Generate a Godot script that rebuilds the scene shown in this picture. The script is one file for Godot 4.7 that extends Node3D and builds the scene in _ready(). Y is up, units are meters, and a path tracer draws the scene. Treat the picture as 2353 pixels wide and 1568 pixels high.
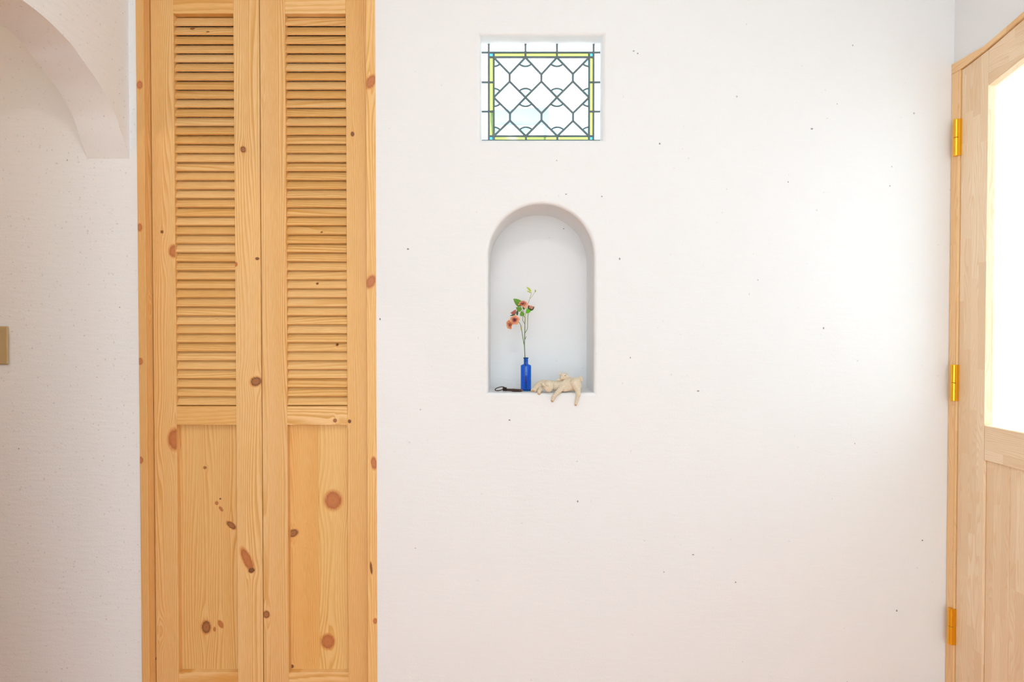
extends Node3D
# A white plaster corner: pine louvred closet, leaded window, arched niche, glazed door. Metres, y up.
# The back wall is the plane z = 0, the room lies towards +z, the glazed door stands in the right wall.

var M := {}
var rng := RandomNumberGenerator.new()

# ---------------------------------------------------------------- small helpers
func tag(o: Node, label: String, category: String = "", group: String = "", kind: String = "") -> Node:
	if label: o.set_meta("label", label)
	if category: o.set_meta("category", category)
	if group: o.set_meta("group", group)
	if kind: o.set_meta("kind", kind)
	return o

func base(called: String, at: Vector3 = Vector3.ZERO, parent: Node = self) -> Node3D:
	var o := Node3D.new()
	o.name = called
	parent.add_child(o, true)
	o.position = at
	return o

func begin() -> SurfaceTool:
	var st := SurfaceTool.new()
	st.begin(Mesh.PRIMITIVE_TRIANGLES)
	return st

func put(st: SurfaceTool, called: String, m: Material, parent: Node = self, at: Vector3 = Vector3.ZERO) -> MeshInstance3D:
	var o := MeshInstance3D.new()
	o.name = called
	o.mesh = st.commit()
	o.material_override = m
	o.cast_shadow = GeometryInstance3D.SHADOW_CASTING_SETTING_ON
	parent.add_child(o, true)
	o.position = at
	return o

func put_mesh(me: Mesh, called: String, m: Material, parent: Node, at: Vector3 = Vector3.ZERO) -> MeshInstance3D:
	var o := MeshInstance3D.new()
	o.name = called
	o.mesh = me
	o.material_override = m
	parent.add_child(o, true)
	o.position = at
	return o

func no_uv(_p: Vector3, _n: Vector3) -> Vector2:
	return Vector2.ZERO

func vert(st: SurfaceTool, p: Vector3, n: Vector3, uv: Vector2) -> void:
	st.set_normal(n)
	st.set_uv(uv)
	st.add_vertex(p)

func tri(st: SurfaceTool, a: Vector3, b: Vector3, c: Vector3, out: Vector3, uvm: Callable) -> void:
	var x := (b - a).cross(c - a)
	if x.length() < 1e-14:
		return
	var n := x.normalized()
	if n.dot(out) > 0.0:
		vert(st, a, n, uvm.call(a, n)); vert(st, c, n, uvm.call(c, n)); vert(st, b, n, uvm.call(b, n))
	else:
		n = -n
		vert(st, a, n, uvm.call(a, n)); vert(st, b, n, uvm.call(b, n)); vert(st, c, n, uvm.call(c, n))

func quad(st: SurfaceTool, a: Vector3, b: Vector3, c: Vector3, d: Vector3, out: Vector3, uvm: Callable) -> void:
	tri(st, a, b, c, out, uvm)
	tri(st, a, c, d, out, uvm)

# a quad with its own normals at the corners
func soft(st: SurfaceTool, p: Array, n: Array, uvs: Array = []) -> void:
	var x: Vector3 = (p[1] - p[0]).cross(p[2] - p[0])
	if x.length() < 1e-14:
		x = (p[2] - p[0]).cross(p[3] - p[0])
	var order := [0, 1, 2, 0, 2, 3]
	if x.dot(n[0] + n[1] + n[2] + n[3]) > 0.0:
		order = [0, 2, 1, 0, 3, 2]
	for k in order:
		vert(st, p[k], n[k], uvs[k] if uvs else Vector2.ZERO)

# box with chamfered edges
func bevel_box(st: SurfaceTool, lo: Vector3, hi: Vector3, b: float, uvm: Callable) -> void:
	var mid := (lo + hi) / 2.0
	var half := (hi - lo) / 2.0
	b = minf(b, 0.45 * minf(half.x, minf(half.y, half.z)) * 2.0)
	var at := func(s: Vector3, axis: int) -> Vector3:
		var q := half - Vector3(b, b, b)
		q[axis] = half[axis]
		return mid + s * q
	for a in 3:
		var u := (a + 1) % 3
		var v := (a + 2) % 3
		for sa in [-1.0, 1.0]:
			var c: Array = []
			for k in [[-1, -1], [1, -1], [1, 1], [-1, 1]]:
				var s := Vector3.ZERO
				s[a] = sa; s[u] = k[0]; s[v] = k[1]
				c.append(at.call(s, a))
			var out := Vector3.ZERO
			out[a] = sa
			quad(st, c[0], c[1], c[2], c[3], out, uvm)
			if b > 0.0:
				for su in [-1.0, 1.0]:
					var s1 := Vector3.ZERO
					s1[a] = sa; s1[u] = su; s1[v] = -1.0
					var s2 := s1
					s2[v] = 1.0
					var o2 := Vector3.ZERO
					o2[a] = sa; o2[u] = su
					quad(st, at.call(s1, a), at.call(s2, a), at.call(s2, u), at.call(s1, u), o2, uvm)
	if b > 0.0:
		for sx in [-1.0, 1.0]:
			for sy in [-1.0, 1.0]:
				for sz in [-1.0, 1.0]:
					var s := Vector3(sx, sy, sz)
					tri(st, at.call(s, 0), at.call(s, 1), at.call(s, 2), s, uvm)

# extrudes a polygon; to3 turns (point, depth) into a place, sides are smoothed where the outline bends little
func extrude(st: SurfaceTool, pts: PackedVector2Array, d0: float, d1: float, to3: Callable, uvm: Callable) -> void:
	var idx := Geometry2D.triangulate_polygon(pts)
	var up: Vector3 = to3.call(Vector2.ZERO, 1.0) - to3.call(Vector2.ZERO, 0.0)
	for k in range(0, idx.size(), 3):
		tri(st, to3.call(pts[idx[k]], d1), to3.call(pts[idx[k + 1]], d1), to3.call(pts[idx[k + 2]], d1), up, uvm)
		tri(st, to3.call(pts[idx[k]], d0), to3.call(pts[idx[k + 1]], d0), to3.call(pts[idx[k + 2]], d0), -up, uvm)
	var n := pts.size()
	var turn := -1.0 if Geometry2D.is_polygon_clockwise(pts) else 1.0
	var en: Array = []
	for k in n:
		var e := (pts[(k + 1) % n] - pts[k]).normalized()
		en.append(Vector2(e.y, -e.x) * turn)
	for k in n:
		var k2 := (k + 1) % n
		var na: Vector2 = en[k]
		var nb: Vector2 = en[k]
		var before: Vector2 = en[(k + n - 1) % n]
		var after: Vector2 = en[k2]
		if before.dot(na) > 0.8: na = (na + before).normalized()
		if after.dot(nb) > 0.8: nb = (nb + after).normalized()
		var zero: Vector3 = to3.call(Vector2.ZERO, 0.0)
		var a3: Vector3 = to3.call(na, 0.0) - zero
		var b3: Vector3 = to3.call(nb, 0.0) - zero
		var p := [to3.call(pts[k], d0), to3.call(pts[k2], d0), to3.call(pts[k2], d1), to3.call(pts[k], d1)]
		var nn := [a3, b3, b3, a3]
		soft(st, p, nn, [uvm.call(p[0], a3), uvm.call(p[1], b3), uvm.call(p[2], b3), uvm.call(p[3], a3)])

# a tube along points with a radius for each
func tube(st: SurfaceTool, pts: Array, radii: Array, sides: int = 7) -> void:
	var rings: Array = []
	var norms: Array = []
	var ref := Vector3(0.31, 0.2, 0.93)
	for k in pts.size():
		var d: Vector3 = (pts[mini(k + 1, pts.size() - 1)] - pts[maxi(k - 1, 0)]).normalized()
		var u := (ref - d * ref.dot(d)).normalized()
		ref = u
		var v := d.cross(u)
		var ring: Array = []
		var rn: Array = []
		for j in sides:
			var t := TAU * j / sides
			var o := u * cos(t) + v * sin(t)
			ring.append(pts[k] + o * radii[k])
			rn.append(o)
		rings.append(ring)
		norms.append(rn)
	for k in pts.size() - 1:
		for j in sides:
			var j2 := (j + 1) % sides
			soft(st, [rings[k][j], rings[k][j2], rings[k + 1][j2], rings[k + 1][j]], [norms[k][j], norms[k][j2], norms[k + 1][j2], norms[k + 1][j]])
	for e in [0, pts.size() - 1]:
		var out: Vector3 = (pts[0] - pts[1]) if e == 0 else (pts[e] - pts[e - 1])
		for j in range(1, sides - 1):
			tri(st, rings[e][0], rings[e][j], rings[e][j + 1], out, no_uv)

func smooth_line(pts: Array, each: int = 6) -> Array:
	var out: Array = []
	for k in pts.size() - 1:
		var a = pts[maxi(k - 1, 0)]
		var b = pts[k]
		var c = pts[k + 1]
		var d = pts[mini(k + 2, pts.size() - 1)]
		for j in each:
			out.append(b.cubic_interpolate(c, a, d, float(j) / each))
	out.append(pts[-1])
	return out

func ball(st: SurfaceTool, c: Vector3, r: Vector3, nu: int = 12, nv: int = 8) -> void:
	for i in nv:
		for j in nu:
			var p: Array = []
			var n: Array = []
			for k in [[i, j], [i, j + 1], [i + 1, j + 1], [i + 1, j]]:
				var th: float = PI * k[0] / nv
				var ph: float = TAU * k[1] / nu
				var d := Vector3(sin(th) * cos(ph), cos(th), sin(th) * sin(ph))
				p.append(c + d * r)
				n.append((d / r).normalized())
			soft(st, p, n)

# ---------------------------------------------------------------- smooth bodies (surface nets)
class Field:
	var lo: Vector3
	var cell: float
	var n: Vector3i
	var v: PackedFloat32Array
	func _init(a: Vector3, b: Vector3, c: float) -> void:
		lo = a
		cell = c
		n = Vector3i(((b - a) / c).ceil()) + Vector3i.ONE
		v.resize(n.x * n.y * n.z)
		v.fill(1.0)
	# a tapered capsule joined smoothly to what is there; squash flattens it along z
	func bone(a: Vector3, b: Vector3, ra: float, rb: float, k: float, squash: float = 1.0) -> void:
		var reach := maxf(ra, rb) + k + 3.0 * cell
		var p0 := Vector3i(((a.min(b) - Vector3.ONE * reach - lo) / cell).floor()).clamp(Vector3i.ZERO, n - Vector3i.ONE)
		var p1 := Vector3i(((a.max(b) + Vector3.ONE * reach - lo) / cell).ceil()).clamp(Vector3i.ZERO, n - Vector3i.ONE)
		var s := Vector3(1, 1, 1.0 / squash)
		var aa := a * s
		var ab := b * s - aa
		var l2 := maxf(ab.length_squared(), 1e-12)
		for z in range(p0.z, p1.z + 1):
			for y in range(p0.y, p1.y + 1):
				for x in range(p0.x, p1.x + 1):
					var p := (lo + Vector3(x, y, z) * cell) * s
					var h := clampf((p - aa).dot(ab) / l2, 0.0, 1.0)
					var d := (p - aa - ab * h).length() - lerpf(ra, rb, h)
					var i := x + n.x * (y + n.y * z)
					var w := v[i]
					var e := maxf(k - absf(d - w), 0.0) / k
					v[i] = minf(d, w) - e * e * k * 0.25
	func at(x: int, y: int, z: int) -> float:
		return v[x + n.x * (y + n.y * z)]
	func surface(st: SurfaceTool) -> void:
		var where := {}
		var norm := {}
		for z in n.z - 1:
			for y in n.y - 1:
				for x in n.x - 1:
					var g: Array = []
					var inside := 0
					for c in 8:
						var w := at(x + (c & 1), y + ((c >> 1) & 1), z + (c >> 2))
						g.append(w)
						if w < 0.0: inside += 1
					if inside == 0 or inside == 8:
						continue
					var sum := Vector3.ZERO
					var cnt := 0
					for c in 8:
						for bit in [1, 2, 4]:
							if c & bit: continue
							var ga: float = g[c]
							var gb: float = g[c | bit]
							if (ga < 0.0) == (gb < 0.0): continue
							var t := ga / (ga - gb)
							var p := Vector3(c & 1, (c >> 1) & 1, c >> 2)
							if bit == 1: p.x += t
							elif bit == 2: p.y += t
							else: p.z += t
							sum += p
							cnt += 1
					var id := x + n.x * (y + n.y * z)
					where[id] = lo + (Vector3(x, y, z) + sum / cnt) * cell
					norm[id] = Vector3(g[1] + g[3] + g[5] + g[7] - g[0] - g[2] - g[4] - g[6], g[2] + g[3] + g[6] + g[7] - g[0] - g[1] - g[4] - g[5], g[4] + g[5] + g[6] + g[7] - g[0] - g[1] - g[2] - g[3]).normalized()
		var step := [1, n.x, n.x * n.y]
		for z in range(1, n.z - 1):
			for y in range(1, n.y - 1):
				for x in range(1, n.x - 1):
					var id := x + n.x * (y + n.y * z)
					var w := v[id]
					for a in 3:
						if (w < 0.0) == (v[id + step[a]] < 0.0): continue
						var u: int = step[(a + 1) % 3]
						var q: int = step[(a + 2) % 3]
						var ids := [id, id - u, id - u - q, id - q]
						var ok := true
						for k in ids:
							if not where.has(k): ok = false
						if not ok: continue
						var order := [0, 1, 2, 0, 2, 3]
						var cr: Vector3 = (where[ids[1]] - where[ids[0]]).cross(where[ids[2]] - where[ids[0]])
						if cr.dot(norm[ids[0]]) > 0.0: order = [0, 2, 1, 0, 3, 2]
						for k in order:
							st.set_normal(norm[ids[k]])
							st.set_uv(Vector2.ZERO)
							st.add_vertex(where[ids[k]])

# ---------------------------------------------------------------- procedural textures
func noise(sd: int, freq: float, octaves: int = 3) -> FastNoiseLite:
	var f := FastNoiseLite.new()
	f.seed = sd
	f.noise_type = FastNoiseLite.TYPE_SIMPLEX_SMOOTH
	f.frequency = freq
	f.fractal_octaves = octaves
	return f

func tex(im: Image) -> ImageTexture:
	return ImageTexture.create_from_image(im)

# brushed plaster relief: trowel strokes running level, with fine grain; 2 m square, tiling
func plaster_relief() -> Image:
	var w := 2048
	var a := noise(11, 0.011, 4).get_seamless_image(256, w, false, false, 0.15)
	a.resize(w, w, Image.INTERPOLATE_CUBIC)
	var a2 := noise(15, 0.045, 2).get_seamless_image(512, w, false, false, 0.15)
	a2.resize(w, w, Image.INTERPOLATE_CUBIC)
	var b := noise(12, 0.13, 3).get_seamless_image(w, w, false, false, 0.1)
	var da := a.get_data()
	var d2 := a2.get_data()
	var db := b.get_data()
	var n := w * w
	var out := PackedByteArray()
	out.resize(n)
	var sa := da.size() / n
	var sb := db.size() / n
	var s2 := d2.size() / n
	for i in n:
		out[i] = clampi((da[i * sa] * 9 + d2[i * s2] * 9 + db[i * sb] * 5) / 23, 0, 255)
	return Image.create_from_data(w, w, false, Image.FORMAT_L8, out)

# lime plaster colour with scattered dark grains of sand
func plaster_colour(sd: int, tone: Color, grains: int, faint: int) -> Image:
	var w := 2048
	var im := Image.create(w, w, false, Image.FORMAT_RGB8)
	im.fill(tone)
	var r := RandomNumberGenerator.new()
	r.seed = sd
	for k in grains + faint:
		var strong := k < grains
		var c := Vector2(r.randf() * w, r.randf() * w)
		var rad := r.randf_range(1.2, 2.9) if strong else r.randf_range(1.0, 2.8)
		var mixed := r.randf_range(0.35, 0.75) if strong else r.randf_range(0.03, 0.13)
		var ink := Color(0.36, 0.33, 0.31)
		var e := r.randf_range(0.7, 1.4)
		for y in range(int(c.y - 5), int(c.y + 6)):
			for x in range(int(c.x - 5), int(c.x + 6)):
				var d := Vector2((x - c.x) * e, (y - c.y) / e).length()
				var t := clampf(rad + 0.5 - d, 0.0, 1.0) * mixed
				if t > 0.0:
					var px := posmod(x, w)
					var py := posmod(y, w)
					im.set_pixel(px, py, im.get_pixel(px, py).lerp(ink, t))
	return im

# pine boards with rings that flow round their knots. boards: [x0, x1, y0, y1, ring mm, tone], knots: [x, y, rx, ry, kind, lean], metres in the sheet
func pine_sheet(w: int, h: int, x0: float, top: float, wide: float, high: float, boards: Array, knots: Array, across: bool, sd: int) -> Image:
	var sx := wide / w * 1000.0
	var sy := high / h * 1000.0
	var out := PackedByteArray()
	out.resize(w * h * 3)
	var disp := PackedFloat32Array()
	disp.resize(w * h)
	var kin := PackedFloat32Array()
	kin.resize(w * h)
	kin.fill(9.0)
	var kkind := PackedByteArray()
	kkind.resize(w * h)
	for kn in knots:
		var bd: Array = []
		for b in boards:
			if kn[0] >= b[0] - 0.004 and kn[0] <= b[1] + 0.004 and kn[1] >= b[2] and kn[1] <= b[3]: bd = b
		if bd.is_empty(): continue
		var rx: float = kn[2] * 1000.0
		var ry: float = kn[3] * 1000.0
		var gx0 := clampi(int((maxf(bd[0], kn[0] - kn[2] * 6.0) - x0) / wide * w), 0, w)
		var gx1 := clampi(int((minf(bd[1], kn[0] + kn[2] * 6.0) - x0) / wide * w), 0, w)
		var gy0 := clampi(int((top - minf(bd[3], kn[1] + kn[3] * 8.0)) / high * h), 0, h)
		var gy1 := clampi(int((top - maxf(bd[2], kn[1] - kn[3] * 8.0)) / high * h), 0, h)
		var co := cos(kn[5])
		var si := sin(kn[5])
		for y in range(gy0, gy1):
			for x in range(gx0, gx1):
				var dx: float = x0 * 1000.0 + (x + 0.5) * sx - kn[0] * 1000.0
				var dy: float = top * 1000.0 - (y + 0.5) * sy - kn[1] * 1000.0
				var i := y * w + x
				var fall := exp(-pow(dx / (2.4 * rx), 2.0) - pow(dy / (3.4 * ry), 2.0))
				disp[i] -= (1.15 if kn[4] != 3 else 1.9) * rx * fall * dx / (absf(dx) + 0.4 * rx)
				var ax := (dx * co + dy * si) / rx
				var ay := (dy * co - dx * si) / ry
				var e := sqrt(ax * ax + ay * ay)
				if e < 1.5 and e < kin[i] and kn[4] != 3:
					kin[i] = e
					kkind[i] = kn[4]
	var nz := noise(sd, 0.0065, 2)
	var nf := noise(sd + 1, 0.05, 2)
	var light := Vector3(246, 200, 138)
	var dark := Vector3(212, 139, 50)
	var bi := 0
	for b in boards:
		bi += 1
		var gx0 := clampi(int(round((b[0] - x0) / wide * w)), 0, w)
		var gx1 := clampi(int(round((b[1] - x0) / wide * w)), 0, w)
		var gy0 := clampi(int(round((top - b[3]) / high * h)), 0, h)
		var gy1 := clampi(int(round((top - b[2]) / high * h)), 0, h)
		var ring: float = b[4]
		var tone: Vector3 = light + b[5]
		var off := bi * 137.0
		for y in range(gy0, gy1):
			for x in range(gx0, gx1):
				var i := y * w + x
				var gx := (x * sx if not across else y * sy)
				var gy := (y * sy if not across else x * sx)
				var big := nz.get_noise_2d(gx * 1.6 + off, gy * 0.10 + off * 3.0)
				var fine := nf.get_noise_2d(gx * 9.0 + off, gy * 0.28)
				var t := (gx + disp[i] + big * 23.0) / ring
				var ph := t - floorf(t)
				var late := smoothstep(0.25, 0.88, ph) * (1.0 - smoothstep(0.92, 1.0, ph))
				var m := clampf(late * (0.34 + 0.34 * big) + 0.16 * fine + 0.05, 0.0, 1.0)
				var c := tone.lerp(dark, m)
				var e := kin[i]
				if e < 1.5:
					var inner := Vector3(206, 130, 76)
					var rim := Vector3(176, 98, 52)
					var k := kkind[i]
					if k == 1:
						inner = Vector3(186, 120, 70)
						rim = Vector3(92, 58, 34)
					elif k == 2:
						inner = Vector3(140, 88, 52)
						rim = Vector3(98, 62, 38)
					var wob := e + 0.22 * fine
					var kc := inner.lerp(rim, clampf(0.25 + 0.25 * sin(wob * 13.0), 0.0, 1.0) * 0.5 + smoothstep(0.66, 0.9, wob) * 0.65)
					c = kc.lerp(c, smoothstep(0.92, 1.12, wob))
					c = c.lerp(Vector3(205, 120, 56), 0.45 * smoothstep(0.9, 1.05, e) * (1.0 - smoothstep(1.1, 1.5, e)))
				out[i * 3] = clampi(int(c.x), 0, 255)
				out[i * 3 + 1] = clampi(int(c.y), 0, 255)
				out[i * 3 + 2] = clampi(int(c.z), 0, 255)
	return Image.create_from_data(w, h, false, Image.FORMAT_RGB8, out)

# glued-up pine: narrow strips of short blocks, each its own tone; 0.30 m by 2.10 m
func laminated_sheet() -> Image:
	var w := 384
	var h := 1792
	var r := RandomNumberGenerator.new()
	r.seed = 77
	var out := PackedByteArray()
	out.resize(w * h * 3)
	var nz := noise(31, 0.02, 2)
	var nf := noise(32, 0.05, 2)
	var strips := 11
	for s in strips:
		var xa := s * w / strips
		var xb := (s + 1) * w / strips
		var y := -int(r.randf() * 300.0)
		while y < h:
			var l := int(r.randf_range(190, 430))
			var tone := Vector3(252, 225, 190) + Vector3(6, 9, 12) * r.randf_range(-1.5, 1.0)
			var off := r.randf() * 900.0
			var ring := r.randf_range(4.0, 9.0)
			for yy in range(maxi(y, 0), mini(y + l, h)):
				for x in range(xa, xb):
					var gx := x * 0.78
					var gy := yy * 1.17
					var big := nz.get_noise_2d(gx + off, gy * 0.12 + off)
					var fine := nf.get_noise_2d(gx * 8.0 + off, gy * 0.3)
					var ph := fposmod((gx + big * 22.0) / ring, 1.0)
					var late := smoothstep(0.3, 0.9, ph) * (1.0 - smoothstep(0.93, 1.0, ph))
					var c := tone.lerp(Vector3(236, 192, 142), clampf(late * 0.42 + 0.13 * fine, 0.0, 1.0))
					var i := (yy * w + x) * 3
					out[i] = clampi(int(c.x), 0, 255)
					out[i + 1] = clampi(int(c.y), 0, 255)
					out[i + 2] = clampi(int(c.z), 0, 255)
			y += l
	return Image.create_from_data(w, h, false, Image.FORMAT_RGB8, out)

func mottled(sd: int, a: Color, b: Color, freq: float, size: int = 256) -> Image:
	var im := noise(sd, freq, 4).get_seamless_image(size, size)
	im.convert(Image.FORMAT_RGB8)
	for y in size:
		for x in size:
			im.set_pixel(x, y, a.lerp(b, smoothstep(0.25, 0.8, im.get_pixel(x, y).r)))
	return im

func mat(called: String, c: Color, rough: float, metal: float = 0.0) -> StandardMaterial3D:
	var m := StandardMaterial3D.new()
	m.resource_name = called
	m.albedo_color = c
	m.roughness = rough
	m.metallic = metal
	M[called] = m
	return m

func glass(called: String, c: Color, alpha: float) -> StandardMaterial3D:
	var m := mat(called, Color(c.r, c.g, c.b, alpha), 0.03)
	m.transparency = BaseMaterial3D.TRANSPARENCY_ALPHA
	return m

func thick_glass(called: String, c: Color, rough: float = 0.02) -> StandardMaterial3D:
	var m := mat(called, Color(c.r, c.g, c.b, 0.0), rough)
	m.refraction_enabled = true
	m.refraction_scale = 0.05
	m.transparency = BaseMaterial3D.TRANSPARENCY_ALPHA
	return m

func make_materials() -> void:
	var relief := tex(plaster_relief())
	for a in [["plaster", plaster_colour(5, Color(0.962, 0.960, 0.957), 34, 110)], ["plaster_hall", plaster_colour(6, Color(0.962, 0.960, 0.957), 34, 4200)]]:
		var m := mat(a[0], Color.WHITE, 0.9)
		m.metallic_specular = 0.25
		m.albedo_texture = tex(a[1])
		m.uv1_triplanar = true
		m.uv1_world_triplanar = true
		m.uv1_scale = Vector3(0.5, 0.5, 0.5)
		m.uv1_offset = Vector3(0.13, 0.31, 0.0)
		m.heightmap_enabled = true
		m.heightmap_texture = relief
		m.heightmap_scale = 0.15 if a[0] == "plaster" else 0.22
	mat("ceiling_paint", Color(0.95, 0.95, 0.95), 0.9)
	# closet: a sheet of vertical boards and a sheet of level ones
	var lo := 0.0
	var hi := 2.4
	var z3 := Vector3.ZERO
	var boards := [
		[-1.20, -1.1425, lo, hi, 6.0, Vector3(-8, -12, -14)], [-1.1425, -1.068, lo, hi, 5.0, z3], [-0.884, -0.798, lo, hi, 8.5, Vector3(3, 5, 6)],
		[-0.798, -0.715, lo, hi, 6.5, Vector3(0, 0, 2)], [-0.527, -0.4565, lo, hi, 5.2, Vector3(0, -2, -6)], [-0.4565, -0.40, lo, hi, 9.0, Vector3(3, 2, -2)],
		[-1.068, -0.884, lo, 1.0, 9.0, Vector3(-2, -2, -6)], [-0.715, -0.6238, lo, 1.0, 4.6, Vector3(2, -6, -18)], [-0.6238, -0.527, lo, 1.0, 9.5, Vector3(2, 4, -4)],
		[-1.068, -0.884, 1.0, hi, 6.0, z3], [-0.715, -0.527, 1.0, hi, 6.0, z3],
	]
	var px := 0.001364
	var knots := [
		[-1.157, 2.009, 6 * px, 8 * px, 0, 0.0], [-1.161, 1.567, 5 * px, 8 * px, 0, 0.0], [-1.164, 1.149, 6 * px, 7 * px, 0, 0.0], [-1.165, 0.839, 5 * px, 7 * px, 0, 0.0],
		[-0.439, 2.019, 9 * px, 15 * px, 0, -0.5], [-0.441, 1.398, 9 * px, 14 * px, 0, -0.5], [-0.433, 0.829, 6 * px, 13 * px, 0, 0.1], [-0.443, 0.498, 2.5 * px, 13 * px, 2, 0.1], [-0.431, 0.33, 4 * px, 6 * px, 0, 0.0],
		[-1.111, 1.559, 3 * px, 3.5 * px, 2, 0.0], [-1.073, 1.498, 11 * px, 13 * px, 0, 0.0], [-1.076, 0.898, 14 * px, 22 * px, 0, 0.0], [-1.132, 0.283, 9 * px, 10 * px, 3, 0.0],
		[-0.851, 1.819, 6 * px, 7 * px, 1, 0.4], [-0.879, 1.456, 4.5 * px, 5 * px, 0, 0.0], [-0.809, 1.474, 4.5 * px, 3 * px, 2, 0.0], [-0.816, 1.083, 12 * px, 10 * px, 1, 0.3],
		[-0.848, 0.512, 9 * px, 26 * px, 0, 0.42], [-0.834, 0.478, 7 * px, 6 * px, 2, 0.4], [-0.787, 0.335, 7 * px, 8 * px, 1, 0.0], [-0.786, 2.016, 9 * px, 16 * px, 3, 0.0],
		[-0.505, 1.868, 4 * px, 5 * px, 2, 0.0], [-0.518, 0.956, 3.5 * px, 4 * px, 2, 0.0],
		[-0.991, 0.803, 3.5 * px, 3 * px, 1, 0.0], [-0.954, 0.688, 3.5 * px, 4 * px, 0, 0.0], [-0.94, 0.669, 3 * px, 6 * px, 0, 0.6], [-0.942, 0.702, 2 * px, 2 * px, 2, 0.0],
		[-0.907, 0.616, 6 * px, 12 * px, 1, 0.9], [-0.991, 0.284, 10 * px, 14 * px, 1, 0.0], [-0.99, 0.286, 3 * px, 4 * px, 2, 0.0], [-0.944, 0.294, 5 * px, 9 * px, 0, 0.5], [-0.964, 0.277, 2.5 * px, 5 * px, 0, 0.0],
		[-0.578, 0.697, 18 * px, 20 * px, 0, 0.0], [-0.597, 0.237, 14 * px, 16 * px, 0, 0.0], [-0.708, 0.59, 12 * px, 8 * px, 1, 0.4], [-0.714, 0.156, 4 * px, 4 * px, 2, 0.0],
	]
	var m := mat("pine", Color.WHITE, 0.5)
	m.albedo_texture = tex(pine_sheet(1024, 2048, -1.2, 2.4, 0.8, 2.4, boards, knots, false, 41))
	# the level sheet: two columns of 46 strips, one strip for each slat and rail
	var strips: Array = []
	var sk: Array = []
	rng.seed = 9
	for c in 2:
		for k in 46:
			var t := rng.randf_range(-1.0, 1.0)
			var y := 1.84 - k * 0.04
			strips.append([c * 0.2, c * 0.2 + 0.2, y - 0.04, y, rng.randf_range(4.0, 10.0), Vector3(2, 1, -3) + Vector3(5, 9, 14) * t])
			if rng.randf() < 0.10:
				sk.append([c * 0.2 + rng.randf_range(0.03, 0.17), y - rng.randf_range(0.008, 0.03), rng.randf_range(0.003, 0.007), rng.randf_range(0.002, 0.004), rng.randi_range(1, 3), 0.0])
	sk.append([0.055, 1.84 - 0.04 - 0.012, 0.006, 0.0035, 1, 0.0])
	m = mat("pine_level", Color.WHITE, 0.5)
	m.albedo_texture = tex(pine_sheet(512, 2024, 0.0, 1.84, 0.4, 1.84, strips, sk, true, 51))
	m.texture_repeat = false
	m = mat("laminated_pine", Color.WHITE, 0.5)
	m.albedo_texture = tex(laminated_sheet())
	m = mat("casing_pine", Color(1.0, 0.93, 0.82), 0.5)
	m.albedo_texture = M.laminated_pine.albedo_texture
	m = mat("floor_wood", Color(0.96, 0.72, 0.48), 0.45)
	m.albedo_texture = M.laminated_pine.albedo_texture
	mat("brass", Color(0.94, 0.73, 0.22), 0.28, 1.0)
	mat("lead", Color(0.42, 0.47, 0.48), 0.6)
	glass("clear_glass", Color(0.9, 0.95, 0.95), 0.05)
	m = glass("frosted_glass", Color(0.95, 0.97, 0.97), 0.36)
	m.roughness = 0.22
	thick_glass("yellow_glass", Color(0.62, 0.66, 0.33))
	thick_glass("blue_glass", Color(0.30, 0.58, 0.72))
	thick_glass("pale_blue_glass", Color(0.66, 0.84, 0.88))
	thick_glass("cobalt_glass", Color(0.08, 0.62, 0.98))
	mat("white_trim", Color(0.93, 0.93, 0.92), 0.5)
	m = mat("cream_clay", Color.WHITE, 0.85)
	m.albedo_texture = tex(mottled(61, Color(0.92, 0.87, 0.79), Color(0.86, 0.77, 0.64), 0.07))
	m.uv1_triplanar = true
	m.uv1_scale = Vector3(16, 16, 16)
	mat("tan_clay", Color(0.80, 0.63, 0.46), 0.85)
	mat("black_paint", Color(0.08, 0.07, 0.06), 0.4)
	mat("dark_iron", Color(0.25, 0.17, 0.14), 0.7, 0.1)
	mat("dark_cord", Color(0.20, 0.14, 0.12), 0.9)
	mat("worn_copper", Color(0.55, 0.33, 0.26), 0.6)
	mat("plate_ivory", Color(0.76, 0.66, 0.47), 0.45)
	mat("rocker_ivory", Color(0.88, 0.82, 0.66), 0.4)
	for a in [["stem_green", Color(0.40, 0.52, 0.24)], ["stem_tan", Color(0.68, 0.62, 0.30)], ["leaf_green", Color(0.40, 0.58, 0.16)], ["leaf_bright", Color(0.38, 0.70, 0.05)], ["leaf_lime", Color(0.72, 0.76, 0.25)], ["leaf_dark", Color(0.22, 0.34, 0.17)],
			["petal_peach", Color(1.0, 0.71, 0.52)], ["petal_pink", Color(0.98, 0.74, 0.66)], ["petal_rose", Color(0.87, 0.54, 0.50)], ["petal_mauve", Color(0.58, 0.29, 0.31)]]:
		m = mat(a[0], a[1], 0.7)
		m.backlight_enabled = true
		m.backlight = a[1] * 0.5
	mat("render_pale", Color(0.92, 0.93, 0.94), 0.9)
	mat("paving", Color(0.69, 0.70, 0.71), 0.9)
	mat("roof_slate", Color(0.55, 0.63, 0.73), 0.8)

# uv of the vertical pine sheet, metres on the closet's front
func pine_uv(p: Vector3, n: Vector3) -> Vector2:
	var x := p.x
	if absf(n.x) > 0.8:
		return Vector2((x - signf(n.x) * p.z + 1.2) / 0.8, (2.4 - p.y) / 2.4 + 0.43)
	return Vector2((x + 1.2) / 0.8, (2.4 - p.y) / 2.4)

func lam_uv(p: Vector3, n: Vector3) -> Vector2:
	var a := p.z + (p.x if absf(n.z) > 0.5 else 0.0)
	return Vector2(a / 0.3, -p.y / 2.1)

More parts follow.
